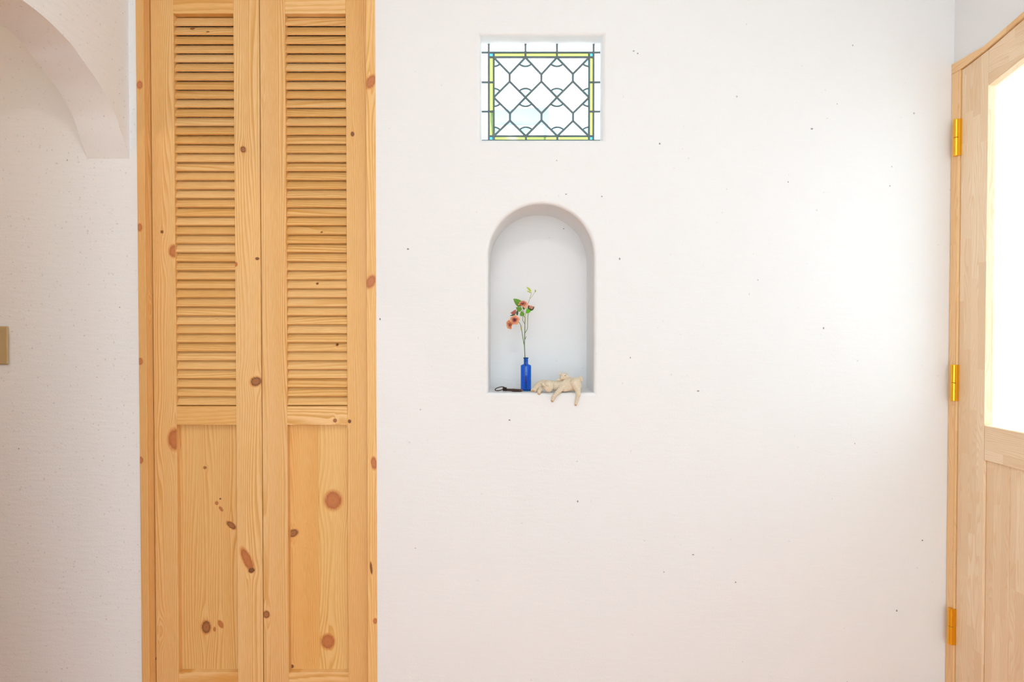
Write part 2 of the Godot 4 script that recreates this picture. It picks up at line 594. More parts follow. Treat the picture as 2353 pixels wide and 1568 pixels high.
func lam_uv_level(p: Vector3, n: Vector3) -> Vector2:
	var a := p.y + (p.x if absf(n.y) > 0.5 else 0.0)
	return Vector2(a / 0.3 + 0.37, -p.z / 2.1 + 0.2)

# ---------------------------------------------------------------- camera, sky and light
const EYE := Vector3(0.0, 1.24, 1.82776)

func make_view() -> void:
	var cam := Camera3D.new()
	cam.name = "camera"
	cam.position = EYE
	cam.rotation_degrees = Vector3(-0.8551, 0, 0)
	cam.fov = 60.6616
	cam.near = 0.02
	cam.far = 200.0
	cam.current = true
	add_child(cam)
	var sky := Sky.new()
	var sm := ProceduralSkyMaterial.new()
	sm.sky_top_color = Color(0.82, 0.94, 1.0)
	sm.sky_horizon_color = Color(0.885, 0.966, 1.0)
	sm.ground_bottom_color = Color(0.62, 0.62, 0.62)
	sm.ground_horizon_color = Color(0.95, 0.95, 0.95)
	sky.sky_material = sm
	var env := Environment.new()
	env.background_mode = Environment.BG_SKY
	env.sky = sky
	env.background_energy_multiplier = 5.0
	env.tonemap_mode = Environment.TONE_MAPPER_LINEAR
	env.tonemap_exposure = 0.865
	env.sdfgi_enabled = true
	env.ssao_enabled = true
	env.ssil_enabled = true
	var we := WorldEnvironment.new()
	we.name = "surroundings"
	we.environment = env
	add_child(we)
	# hazy high sun on the door's side of the house; it falls steeply through the door glass on the floor
	var sun := DirectionalLight3D.new()
	sun.name = "sun"
	sun.light_color = Color(0.98, 0.99, 0.96)
	sun.light_energy = 5.0
	sun.light_angular_distance = 3.0
	sun.shadow_enabled = true
	sun.sky_mode = DirectionalLight3D.SKY_MODE_LIGHT_ONLY
	add_child(sun)
	sun.look_at_from_position(Vector3.ZERO, Vector3(-0.25, -1.0, 0.03), Vector3(0, 0, 1))

func ceiling_lamp(at: Vector3, colour: Color, energy: float, label: String) -> void:
	var t := base("ceiling_lamp", at)
	tag(t, label, "lamp")
	var st := begin()
	bevel_box(st, Vector3(-0.05, -0.012, -0.05), Vector3(0.05, 0.0, 0.05), 0.004, no_uv)
	put(st, "mounting_plate", M.white_trim, t)
	st = begin()
	ball(st, Vector3(0, -0.05, 0), Vector3(0.042, 0.042, 0.042))
	var g := mat("lamp_glow", colour, 0.5)
	g.emission_enabled = true
	g.emission = colour
	g.emission_energy_multiplier = 2.0
	put(st, "globe", g, t)
	var l := OmniLight3D.new()
	l.name = "bulb_light"
	l.light_color = colour
	l.light_energy = energy
	l.light_size = 0.035
	l.omni_range = 8.0
	l.omni_attenuation = 2.0
	l.shadow_enabled = true
	t.add_child(l)
	l.position = Vector3(0, -0.05, 0)

# ---------------------------------------------------------------- the room
const CEIL := 2.5
const REAR := 3.6
const RIGHT := 1.376
const LEFT := -1.1928
const LEFT_FAR := -1.3232
const HALL := -2.7

func structure(o: Node, label: String, category: String) -> void:
	tag(o, label, category, "", "structure")

func flat(st: SurfaceTool, x0: float, x1: float, y0: float, y1: float, z: float, out: float = 1.0) -> void:
	quad(st, Vector3(x0, y0, z), Vector3(x1, y0, z), Vector3(x1, y1, z), Vector3(x0, y1, z), Vector3(0, 0, out), no_uv)

# an opening with a rounded plaster edge: outline runs round the opening, inward normals given by the outline
func opening(st: SurfaceTool, outline: PackedVector2Array, closed: bool, depth: float, r: float) -> void:
	var n := outline.size()
	var cw := -1.0 if Geometry2D.is_polygon_clockwise(outline) else 1.0
	var inn: Array = []
	for k in n:
		var e := (outline[(k + 1) % n] - outline[k]).normalized()
		inn.append(Vector2(-e.y, e.x) * cw)
	for k in n:
		var k2 := (k + 1) % n
		var na: Vector2 = inn[k]
		var nb: Vector2 = inn[k]
		if inn[(k + n - 1) % n].dot(na) > 0.8: na = (na + inn[(k + n - 1) % n]).normalized()
		if inn[k2].dot(nb) > 0.8: nb = (nb + inn[k2]).normalized()
		var steps := 6
		# the outline is the finished edge of the jamb; the wall face starts r outside it
		var prof: Array = []
		for j in steps + 1:
			var t := PI / 2 * j / steps
			prof.append([r * (1.0 - sin(t)), -r * (1.0 - cos(t)), Vector2(sin(t), cos(t))])
		prof.append([0.0, -depth, Vector2(1, 0)])
		for j in prof.size() - 1:
			var a = prof[j]
			var b = prof[j + 1]
			var miter := func(k0: int, pr) -> Vector2:
				var m: Vector2 = inn[k0] + inn[(k0 + n - 1) % n]
				return outline[k0] - m / maxf(m.length_squared() / 2.0, 0.3) * pr[0]
			var p0: Vector2 = miter.call(k, a)
			var p1: Vector2 = miter.call(k2, a)
			var p2: Vector2 = miter.call(k2, b)
			var p3: Vector2 = miter.call(k, b)
			soft(st, [Vector3(p0.x, p0.y, a[1]), Vector3(p1.x, p1.y, a[1]), Vector3(p2.x, p2.y, b[1]), Vector3(p3.x, p3.y, b[1])],
				[Vector3(na.x * a[2].x, na.y * a[2].x, a[2].y), Vector3(nb.x * a[2].x, nb.y * a[2].x, a[2].y), Vector3(nb.x * b[2].x, nb.y * b[2].x, b[2].y), Vector3(na.x * b[2].x, na.y * b[2].x, b[2].y)])
	if closed:
		var idx := Geometry2D.triangulate_polygon(outline)
		for k in range(0, idx.size(), 3):
			var v: Array = []
			for j in 3: v.append(Vector3(outline[idx[k + j]].x, outline[idx[k + j]].y, -depth))
			tri(st, v[0], v[1], v[2], Vector3(0, 0, 1), no_uv)

const NX0 := -0.0743
const NX1 := 0.2569
const NY0 := 1.0502
const NY1 := 1.6423
const WX0 := -0.0981
const WX1 := 0.283
const WY0 := 1.8412
const WY1 := 2.1657

func make_room() -> void:
	var r := 0.011
	# back wall
	var st := begin()
	var cl := -0.427
	var xa := -0.16
	var xb := 0.34
	flat(st, cl, xa, 0.0, CEIL, 0.0)
	flat(st, xb, RIGHT + 0.01, 0.0, CEIL, 0.0)
	flat(st, -1.168, cl, 2.345, CEIL, 0.0)
	flat(st, xa, xb, 0.0, NY0 - r, 0.0)
	flat(st, xa, xb, WY1 + r, CEIL, 0.0)
	flat(st, xa, WX0 - r, WY0 - r, WY1 + r, 0.0)
	flat(st, WX1 + r, xb, WY0 - r, WY1 + r, 0.0)
	var cx := (NX0 + NX1) / 2.0
	var rad := (NX1 - NX0) / 2.0
	var sp := NY1 - rad
	flat(st, xa, NX0 - r, NY0 - r, sp, 0.0)
	flat(st, NX1 + r, xb, NY0 - r, sp, 0.0)
	var outline := PackedVector2Array([Vector2(NX0, NY0), Vector2(NX1, NY0)])
	var seg := 48
	for k in seg + 1:
		var t := PI * k / seg
		outline.append(Vector2(cx + rad * cos(t), sp + rad * sin(t)))
	var top := WY0 - r
	for k in seg:
		var t0 := PI * k / seg
		var t1 := PI * (k + 1) / seg
		var p0 := Vector2(cx + (rad + r) * cos(t0), sp + (rad + r) * sin(t0))
		var p1 := Vector2(cx + (rad + r) * cos(t1), sp + (rad + r) * sin(t1))
		quad(st, Vector3(p0.x, p0.y, 0), Vector3(p1.x, p1.y, 0), Vector3(p1.x, top, 0), Vector3(p0.x, top, 0), Vector3(0, 0, 1), no_uv)
	flat(st, xa, cx - rad - r, sp, top, 0.0)
	flat(st, cx + rad + r, xb, sp, top, 0.0)
	opening(st, outline, true, 0.18, r)
	opening(st, PackedVector2Array([Vector2(WX0, WY0), Vector2(WX1, WY0), Vector2(WX1, WY1), Vector2(WX0, WY1)]), false, 0.066, r)
	for b in [[-0.43, WX0 - 0.1, 0.0, 2.65], [WX1 + 0.1, 1.526, 0.0, 2.65], [WX0 - 0.1, WX1 + 0.1, 0.0, WY0 - 0.02], [WX0 - 0.1, WX1 + 0.1, WY1 + 0.13, 2.65]]:
		bevel_box(st, Vector3(b[0], b[2], -0.24), Vector3(b[1], b[3], -0.195), 0.0, no_uv)
	structure(put(st, "wall_back", M.plaster), "white brushed plaster wall around the arched niche and leaded window", "wall")
	# lining of the closet behind the louvred leaves
	st = begin()
	bevel_box(st, Vector3(-1.25, 0, -0.65), Vector3(-0.35, 2.65, -0.6), 0.0, no_uv)
	bevel_box(st, Vector3(-1.25, 0, -0.65), Vector3(-1.17, 2.65, -0.01), 0.0, no_uv)
	bevel_box(st, Vector3(-0.425, 0, -0.65), Vector3(-0.35, 2.65, -0.01), 0.0, no_uv)
	bevel_box(st, Vector3(-1.25, 2.36, -0.65), Vector3(-0.35, 2.65, -0.01), 0.0, no_uv)
	structure(put(st, "wall_closet", M.ceiling_paint), "painted lining inside the closet behind the louvres", "wall")
	# the same wall goes on into the hall behind the arch
	st = begin()
	bevel_box(st, Vector3(HALL - 0.15, 0, -0.24), Vector3(-1.168, 2.65, 0.0), 0.0, no_uv)
	structure(put(st, "wall_hall_back", M.plaster_hall), "speckled plaster wall left of the closet, below the arch", "wall")
	st = begin()
	bevel_box(st, Vector3(HALL - 0.15, 0, 0.0), Vector3(HALL, 2.65, REAR + 0.15), 0.0, no_uv)
	structure(put(st, "wall_hall_side", M.plaster_hall), "plaster wall on the far side of the hall", "wall")
	# left wall with the arch that springs from the back wall
	var half: Array = []
	for p in [[0.0, 1.7818], [0.0337, 1.8407], [0.0585, 1.8870], [0.0848, 1.9180], [0.1317, 1.9585], [0.2, 1.9990], [0.2418, 2.0215], [0.3211, 2.0430], [0.3953, 2.0500], [0.45, 2.0515]]:
		half.append(Vector2(p[0], p[1]))
	half = smooth_line(half, 5)
	var poly := PackedVector2Array()
	for p in half: poly.append(p)
	for k in range(half.size() - 2, -1, -1): poly.append(Vector2(0.9 - half[k].x, half[k].y))
	for p in [[0.9, 0.0], [REAR + 0.15, 0.0], [REAR + 0.15, 2.65], [0.0, 2.65]]: poly.append(Vector2(p[0], p[1]))
	st = begin()
	extrude(st, poly, LEFT_FAR, LEFT, func(p: Vector2, d: float) -> Vector3: return Vector3(d, p.y, p.x), no_uv)
	structure(put(st, "wall_left", M.plaster_hall), "plaster wall with an arched opening into the hall", "wall")
	# right wall, cut out for the arched door
	poly = PackedVector2Array([Vector2(-0.24, 0), Vector2(0.0175, 0)])
	for p in door_arch(2.056):
		if p.x >= 0.0175 and p.x <= 0.8225: poly.append(p)
	for p in [[0.8225, 0.0], [REAR + 0.15, 0.0], [REAR + 0.15, 2.65], [-0.24, 2.65]]: poly.append(Vector2(p[0], p[1]))
	st = begin()
	extrude(st, poly, RIGHT, 1.526, func(p: Vector2, d: float) -> Vector3: return Vector3(d, p.y, p.x), no_uv)
	structure(put(st, "wall_right", M.plaster), "white plaster wall around the glazed wooden door", "wall")
	# rear wall with a wide window, behind the camera
	st = begin()
	for b in [[HALL - 0.15, -1.1, 0.0, 2.65], [1.3, 1.526, 0.0, 2.65], [-1.1, 1.3, 0.0, 0.1], [-1.1, 1.3, 2.4, 2.65]]:
		bevel_box(st, Vector3(b[0], b[2], REAR), Vector3(b[1], b[3], REAR + 0.15), 0.0, no_uv)
	structure(put(st, "wall_rear", M.plaster), "white plaster wall with a wide window behind the viewer", "wall")
	var win := base("window_2")
	structure(win, "wide white window behind the viewer", "window")
	st = begin()
	for b in [[-1.1, -1.05, 0.1, 2.4], [1.25, 1.3, 0.1, 2.4], [-1.05, 1.25, 0.1, 0.15], [-1.05, 1.25, 2.35, 2.4], [0.075, 0.125, 0.15, 2.35]]:
		bevel_box(st, Vector3(b[0], b[2], REAR + 0.04), Vector3(b[1], b[3], REAR + 0.1), 0.004, no_uv)
	put(st, "window_frame", M.white_trim, win)
	for s in [-1.0, 1.0]:
		st = begin()
		bevel_box(st, Vector3(0.1 + s * 0.5875 - 0.5625, 0.15, REAR + 0.068), Vector3(0.1 + s * 0.5875 + 0.5625, 2.35, REAR + 0.072), 0.0, no_uv)
		put(st, "pane", M.clear_glass, win)
	st = begin()
	bevel_box(st, Vector3(HALL - 0.15, -0.1, -0.65), Vector3(1.526, 0.0, REAR + 0.15), 0.0, func(p: Vector3, _n: Vector3) -> Vector2: return Vector2(p.z / 0.5, p.x / 2.1))
	structure(put(st, "floor", M.floor_wood), "honey wooden floor of the room and hall", "floor")
	st = begin()
	bevel_box(st, Vector3(HALL - 0.15, CEIL, -0.0), Vector3(1.526, 2.66, REAR + 0.15), 0.0, no_uv)
	structure(put(st, "ceiling", M.ceiling_paint), "white painted ceiling", "ceiling")
	ceiling_lamp(Vector3(0.0, CEIL, 1.65), Color(1.0, 0.98, 0.96), 0.36, "small round ceiling lamp above the viewer")
	ceiling_lamp(Vector3(-2.0, CEIL, 1.3), Color(1.0, 0.90, 0.78), 0.34, "small warm ceiling lamp in the hall")

# upper edge of the arched door opening, (z, y), for a door whose shoulder lies at the given height
func door_arch(shoulder: float) -> Array:
	var half: Array = []
	for p in [[0.0, 0.0], [0.035, 0.0], [0.08, 0.006], [0.131, 0.014], [0.165, 0.021], [0.252, 0.0405], [0.34, 0.054], [0.42, 0.058]]:
		half.append(Vector2(p[0], shoulder - 0.007 + p[1]))
	half = smooth_line(half, 4)
	var out: Array = []
	for p in half: out.append(p)
	for k in range(half.size() - 2, -1, -1): out.append(Vector2(0.84 - half[k].x, half[k].y))
	return out

# ---------------------------------------------------------------- closet
func make_closet() -> void:
	var fr := base("trim_1")
	structure(fr, "knotty pine casing around the louvred closet", "casing")
	for b in [[-1.1685, -1.144], [-0.455, -0.4255]]:
		var st := begin()
		bevel_box(st, Vector3(b[0], 0.0, -0.075), Vector3(b[1], 2.345, 0.004), 0.0015, pine_uv)
		put(st, "casing_post", M.pine, fr)
	var st := begin()
	bevel_box(st, Vector3(-1.144, 2.316, -0.075), Vector3(-0.455, 2.345, 0.004), 0.0015, pine_uv)
	put(st, "casing_head", M.pine, fr)
	leaf("door_1", -1.1420, -0.7988, -1.0700, -0.8802, 0, "left louvred pine leaf of the folding closet door")
	leaf("door_2", -0.7966, -0.4568, -0.7168, -0.5256, 1, "right louvred pine leaf of the folding closet door")

func level_uv(col: int, strip: int, x0: float, y0: float, hgt: float) -> Callable:
	return func(p: Vector3, _n: Vector3) -> Vector2:
		return Vector2((col * 0.2 + clampf(p.x - x0, 0.0, 0.195) + 0.002) / 0.4, (strip + 0.06 + 0.88 * clampf((y0 + hgt - p.y) / hgt, 0.0, 1.0)) / 46.0)

func leaf(called: String, x0: float, x1: float, a: float, b: float, col: int, label: String) -> void:
	var t := base(called)
	structure(t, label, "closet door")
	var zf := -0.028
	var zb := -0.058
	for s in [[x0, a], [b, x1]]:
		var st := begin()
		bevel_box(st, Vector3(s[0], 0.012, zb), Vector3(s[1], 2.31, zf), 0.0014, pine_uv)
		put(st, "stile", M.pine, t)
	var rails := [["top_rail", 2.2467, 2.31, 43], ["middle_rail", 0.9444, 1.0042, 44], ["bottom_rail", 0.012, 0.1477, 45]]
	for r in rails:
		var st := begin()
		bevel_box(st, Vector3(a, r[1], zb), Vector3(b, r[2], zf - 0.0004), 0.0008, level_uv(col, r[3], a, r[1], r[2] - r[1]))
		put(st, r[0], M.pine_level, t)
	var st := begin()
	var boards := [[a, b]] if col == 0 else [[a, -0.6238], [-0.6238, b]]
	if col == 0:
		bevel_box(st, Vector3(a - 0.004, 0.14, -0.056), Vector3(b + 0.004, 0.95, -0.048), 0.0, pine_uv)
		put(st, "panel", M.pine, t)
	else:
		for s in boards:
			st = begin()
			bevel_box(st, Vector3(s[0], 0.14, -0.056), Vector3(s[1], 0.95, -0.048), 0.0003, pine_uv)
			put(st, "panel_board", M.pine, t)
	var ang := deg_to_rad(59.0)
	var d := Vector2(-cos(ang), sin(ang))   # (z, y) from the front edge up and back
	var q := Vector2(-sin(ang), -cos(ang))  # down through the thickness, towards the closet
	for k in 43:
		var y := 2.2106 - k * 0.028724 + 0.0046
		var o := Vector2(zf - 0.0035, y)
		st = begin()
		var prof := PackedVector2Array([o + q * 0.001, o + d * 0.001, o + d * 0.033, o + d * 0.034 + q * 0.001, o + d * 0.034 + q * 0.006, o + d * 0.033 + q * 0.007, o + d * 0.001 + q * 0.007, o + q * 0.006])
		var uvf := func(p: Vector3, _n: Vector3) -> Vector2:
			var v := (Vector2(p.z, p.y) - o).dot(d) / 0.034 - 0.25 * (Vector2(p.z, p.y) - o).dot(q) / 0.007
			return Vector2((col * 0.2 + clampf(p.x - a, 0.0, 0.195) + 0.002) / 0.4, (k + 0.9 - 0.62 * clampf(v + 0.25, 0.0, 1.25)) / 46.0)
		extrude(st, prof, a - 0.001, b + 0.001, func(p: Vector2, dd: float) -> Vector3: return Vector3(dd, p.y, p.x), uvf)
		put(st, "slat", M.pine_level, t)

# ---------------------------------------------------------------- leaded window
const GZ := -0.06
func gp(u: float, v: float) -> Vector2:   # panel units of a quarter millimetre
	return Vector2(-0.0944 + (u - 162.4) * 2.5157e-4, 2.167 - (v - 229.6) * 2.5157e-4)

func came(st: SurfaceTool, a: Vector2, b: Vector2, w: float = 0.0036) -> void:
	var e := (b - a).normalized()
	var s := Vector2(-e.y, e.x)
	var prof := [Vector2(-w, 0.0), Vector2(-w * 0.8, 0.0026), Vector2(-w * 0.3, 0.0036), Vector2(w * 0.3, 0.0036), Vector2(w * 0.8, 0.0026), Vector2(w, 0.0), Vector2(w * 0.8, -0.0026), Vector2(-w * 0.8, -0.0026)]
	for k in prof.size():
		var p = prof[k]
		var q = prof[(k + 1) % prof.size()]
		var c: Array = []
		for f in [[a, p], [b, p], [b, q], [a, q]]:
			var xy: Vector2 = f[0] + s * f[1].x
			c.append(Vector3(xy.x, xy.y, GZ + f[1].y))
		var n2: Vector2 = (p + q)
		quad(st, c[0], c[1], c[2], c[3], Vector3(s.x * n2.x, s.y * n2.x, n2.y), no_uv)

func pane(t: Node, pts: Array, m: Material, thick: float = 0.003) -> void:
	var st := begin()
	var pv := PackedVector2Array()
	for p in pts: pv.append(p)
	extrude(st, pv, GZ - thick / 2, GZ + thick / 2, func(p: Vector2, d: float) -> Vector3: return Vector3(p.x, p.y, d), no_uv)
	put(st, "glass_pane", m, t)

func fan(c: Vector2, a: Vector2, b: Vector2) -> Array:
	var r := 114.0 * 2.5157e-4
	var ta := (a - c).angle()
	var tb := ta + wrapf((b - c).angle() - ta, -PI, PI)
	var out: Array = []
	for k in 9:
		var t := lerpf(ta, tb, k / 8.0)
		out.append(c + Vector2(cos(t), sin(t)) * r)
	return out

func make_window() -> void:
	var t := base("window_1")
	structure(t, "small leaded window with yellow border and diamond lattice", "window")
	var st := begin()
	var L := [150.0, 241.0, 305.0]
	var R := [1522.0, 1580.0, 1680.0]
	var T := [222.0, 340.0, 400.0]
	var B := [1403.0, 1460.0, 1580.0]
	var lines := [[L[1], T[0], L[1], B[2]], [L[2], T[1], L[2], B[1]], [R[0], T[1], R[0], B[1]], [R[1], T[0], R[1], B[2]],
		[L[0], T[1], R[2], T[1]], [L[1], T[2], R[1], T[2]], [L[1], B[0], R[1], B[0]], [L[0], B[1], R[2], B[1]]]
	for x in [710.0, 1112.0]:
		lines.append([x, T[0], x, T[2]])
		lines.append([x + 6, B[0], x + 6, B[2]])
	for y in [718.0, 1090.0]:
		lines.append([L[0], y, L[2], y])
		lines.append([R[0], y, R[2], y])
	for l in lines: came(st, gp(l[0], l[1]), gp(l[2], l[3]), 0.0033)
	# lattice nodes
	var tn := [gp(305, 402), gp(709, 402), gp(1111, 402), gp(1522, 402)]
	var mn := [gp(305, 910), gp(710, 910), gp(1112, 910), gp(1522, 910)]
	var bn := [gp(305, 1402), gp(715, 1402), gp(1118, 1402), gp(1522, 1402)]
	var ua := [gp(508, 612), gp(913, 618), gp(1316, 612)]
	var ub := [gp(508, 708), gp(913, 708), gp(1316, 706)]
	var la := [gp(512, 1113), gp(915, 1113), gp(1318, 1110)]
	var lb := [gp(512, 1205), gp(915, 1200), gp(1318, 1208)]
	for k in 3:
		came(st, ua[k], ub[k]); came(st, la[k], lb[k])
		for s in 2:
			came(st, tn[k + s], ua[k]); came(st, ub[k], mn[k + s]); came(st, mn[k + s], la[k]); came(st, lb[k], bn[k + s])
	var clear: Material = M.clear_glass
	var left_top := gp(305, 402)
	var fans: Array = []
	# rows of six-sided lights: node above, node below, upper and lower ends of the short bars
	for row in [[tn, mn, ua, ub], [mn, bn, la, lb]]:
		var up: Array = row[0]
		var dn: Array = row[1]
		var p: Array = row[2]
		var q: Array = row[3]
		for k in 4:
			var pts: Array = []
			if k > 0 and k < 3:
				var f1 := fan(up[k], p[k - 1], p[k])
				var f2 := fan(dn[k], q[k], q[k - 1])
				fans.append([up[k], f1]); fans.append([dn[k], f2])
				pts = f1 + [p[k], q[k]] + f2 + [q[k - 1], p[k - 1]]
			elif k == 0:
				var f1 := fan(up[0], dn[0], p[0])
				var f2 := fan(dn[0], q[0], up[0])
				fans.append([up[0], f1]); fans.append([dn[0], f2])
				pts = f1 + [p[0], q[0]] + f2
			else:
				var f1 := fan(up[3], p[2], dn[3])
				var f2 := fan(dn[3], up[3], q[2])
				fans.append([up[3], f1]); fans.append([dn[3], f2])
				pts = f1 + f2 + [q[2], p[2]]
			pane(t, pts, clear)
	for f in fans:
		for k in 8: came(st, f[1][k], f[1][k + 1], 0.0026)
		pane(t, [f[0]] + f[1], M.pale_blue_glass)
	for k in 3:
		pane(t, [tn[k], tn[k + 1], ua[k]], clear)
		pane(t, [ub[k], mn[k + 1], la[k], mn[k]], clear)
		pane(t, [lb[k], bn[k + 1], bn[k]], clear)
	# border lights
	var rect := func(x0: float, x1: float, y0: float, y1: float, m: Material) -> void:
		pane(t, [gp(x0, y0), gp(x1, y0), gp(x1, y1), gp(x0, y1)], m)
	var xs := [L[2], 710.0, 1112.0, R[0]]
	var ys := [T[2], 718.0, 1090.0, B[0]]
	var xo := [L[1], 710.0, 1112.0, R[1]]
	var yo := [T[1], 718.0, 1090.0, B[1]]
	for k in 3:
		rect.call(xs[k], xs[k + 1], T[1], T[2], M.yellow_glass)
		rect.call(xs[k], xs[k + 1], B[0], B[1], M.yellow_glass)
		rect.call(L[1], L[2], ys[k], ys[k + 1], M.yellow_glass)
		rect.call(R[0], R[1], ys[k], ys[k + 1], M.yellow_glass)
		rect.call(xo[k], xo[k + 1], T[0], T[1], clear)
		rect.call(xo[k], xo[k + 1], B[1], B[2], clear)
		rect.call(L[0], L[1], yo[k], yo[k + 1], clear)
		rect.call(R[1], R[2], yo[k], yo[k + 1], clear)
	for x in [[L[1], L[2]], [R[0], R[1]]]:
		rect.call(x[0], x[1], T[1], T[2], M.blue_glass)
		rect.call(x[0], x[1], B[0], B[1], M.blue_glass)
	for x in [[L[0], L[1]], [R[1], R[2]]]:
		rect.call(x[0], x[1], T[0], T[1], clear)
		rect.call(x[0], x[1], B[1], B[2], clear)
	tag(put(st, "lead_came", M.lead, t), "dark grey lead strips between the panes")

# ---------------------------------------------------------------- door in the right wall
func make_door() -> void:
	var to3 := func(p: Vector2, d: float) -> Vector3: return Vector3(d, p.y, p.x)
	var fr := base("trim_2")
	structure(fr, "pale laminated pine casing around the glazed door", "casing")
	for z in [[0.0005, 0.0345], [0.8055, 0.8395]]:
		var st := begin()
		bevel_box(st, Vector3(1.3684, 0.0, z[0]), Vector3(1.47, 2.043, z[1]), 0.0015, lam_uv)
		put(st, "casing_post", M.casing_pine, fr)
	var inner := door_arch(2.05)
	var poly := PackedVector2Array()
	for p in inner: poly.append(p)
	for p in [[0.84, 2.0735], [0.715, 2.0705], [0.675, 2.0785], [0.588, 2.0975], [0.5, 2.111], [0.42, 2.1155], [0.34, 2.111], [0.252, 2.0975], [0.165, 2.0785], [0.125, 2.0705], [0.0005, 2.0735]]:
		poly.append(Vector2(p[0], p[1]))
	poly[0] = Vector2(0.0005, 2.043)
	var st := begin()
	extrude(st, poly, 1.3684, 1.47, to3, lam_uv_level)
	put(st, "casing_head", M.casing_pine, fr)
	var t := base("door_3")
	structure(t, "pale laminated pine door with arched glass and boarded lower half", "door")
	var xf := 1.3735
	var xb := 1.4085
	var z0 := 0.037
	var z1 := 0.1355
	var z2 := 0.7045
	var z3 := 0.803
	var arch := door_arch(2.047)
	for z in [[z0, z1], [z2, z3]]:
		poly = PackedVector2Array([Vector2(z[0], 0.012)])
		for p in arch:
			if p.x > z[0] + 0.001 and p.x < z[1] - 0.001: poly.append(p)
		poly.insert(1, Vector2(z[0], at_arch(arch, z[0])))
		poly.append(Vector2(z[1], at_arch(arch, z[1])))
		poly.append(Vector2(z[1], 0.012))
		st = begin()
		extrude(st, poly, xf, xb, to3, lam_uv)
		put(st, "stile", M.laminated_pine, t)
	# arched top rail
	var low := door_arch(1.944)
	poly = PackedVector2Array([Vector2(z1 + 0.0005, at_arch(arch, z1))])
	for p in arch:
		if p.x > z1 + 0.002 and p.x < z2 - 0.002: poly.append(p)
	poly.append(Vector2(z2 - 0.0005, at_arch(arch, z2)))
	poly.append(Vector2(z2 - 0.0005, at_arch(low, z2)))
	for k in range(low.size() - 1, -1, -1):
		if low[k].x > z1 + 0.002 and low[k].x < z2 - 0.002: poly.append(low[k])
	poly.append(Vector2(z1 + 0.0005, at_arch(low, z1)))
	st = begin()
	extrude(st, poly, xf + 0.0004, xb, to3, lam_uv_level)
	put(st, "top_rail", M.laminated_pine, t)
	for r in [["middle_rail", 0.8675, 0.9700], ["bottom_rail", 0.012, 0.2]]:
		st = begin()
		bevel_box(st, Vector3(xf + 0.0004, r[1], z1 + 0.0005), Vector3(xb, r[2], z2 - 0.0005), 0.0015, lam_uv_level)
		put(st, r[0], M.laminated_pine, t)
	# tongued boards with a small groove between
	var n := 7
	var wz := (z2 - z1) / n
	for k in n:
		st = begin()
		var off := k * 0.11
		bevel_box(st, Vector3(xf + 0.007, 0.19, z1 + k * wz), Vector3(xb - 0.008, 0.875, z1 + (k + 1) * wz), 0.0025, func(p: Vector3, nn: Vector3) -> Vector2: return lam_uv(p, nn) + Vector2(off, off * 2.3))
		put(st, "panel_board", M.laminated_pine, t)
	# glass
	poly = PackedVector2Array([Vector2(z1 - 0.005, 0.962)])
	for p in door_arch(1.952):
		if p.x > z1 - 0.002 and p.x < z2 + 0.002: poly.append(p)
	poly.append(Vector2(z2 + 0.005, 0.962))
	st = begin()
	extrude(st, poly, xf + 0.0205, xf + 0.0245, to3, no_uv)
	tag(put(st, "glass_pane", M.frosted_glass, t), "bright frosted glass")
	# brass lift-off hinges
	for y in [1.781, 1.0283, 0.2713]:
		var h := base("hinge", Vector3(1.3625, y, 0.0300), t)
		tag(h, "polished brass hinge")
		for k in [[0.0, 0.0555, "lower_knuckle"], [0.0565, 0.112, "upper_knuckle"]]:
			st = begin()
			var prof := [[0.0, k[0]], [0.0068, k[0]], [0.0078, k[0] + 0.001], [0.0078, k[1] - 0.001], [0.0068, k[1]], [0.0, k[1]]]
			lathe(st, prof, 20)
			put(st, k[2], M.brass, h)
		st = begin()
		bevel_box(st, Vector3(0.002, 0.0, 0.0055), Vector3(0.0135, 0.112, 0.0085), 0.0008, no_uv)
		put(st, "hinge_leaf", M.brass, h)
	# lever handle on the far stile
	var hd := base("door_handle", Vector3(xf, 1.0, 0.755), t)
	st = begin()
	bevel_box(st, Vector3(-0.006, -0.09, -0.02), Vector3(0.0, 0.09, 0.02), 0.002, no_uv)
	put(st, "back_plate", M.brass, hd)
	st = begin()
	tube(st, [Vector3(-0.005, 0.03, 0), Vector3(-0.045, 0.03, 0), Vector3(-0.055, 0.03, -0.01), Vector3(-0.055, 0.03, -0.11)], [0.008, 0.008, 0.008, 0.007], 10)
	put(st, "lever", M.brass, hd)

func at_arch(pts: Array, z: float) -> float:
	for k in pts.size() - 1:
		if z >= pts[k].x and z <= pts[k + 1].x:
			return lerpf(pts[k].y, pts[k + 1].y, (z - pts[k].x) / maxf(pts[k + 1].x - pts[k].x, 1e-6))
	return pts[-1].y

func lathe(st: SurfaceTool, prof: Array, sides: int, shape: Callable = func(_t: float, r: float, _y: float) -> float: return r) -> void:
	for k in prof.size() - 1:
		for j in sides:
			var p: Array = []
			for c in [[k, j], [k, j + 1], [k + 1, j + 1], [k + 1, j]]:
				var t: float = TAU * (c[1] % sides) / sides
				var r: float = shape.call(t, prof[c[0]][0], prof[c[0]][1])
				p.append(Vector3(r * cos(t), prof[c[0]][1], r * sin(t)))
			var d: Vector2 = Vector2(prof[k + 1][0] - prof[k][0], prof[k + 1][1] - prof[k][1]).normalized()
			var n: Array = []
			for c in [j, j + 1, j + 1, j]:
				var t: float = TAU * (c % sides) / sides
				n.append(Vector3(d.y * cos(t), -d.x, d.y * sin(t)).normalized())
			soft(st, p, n)

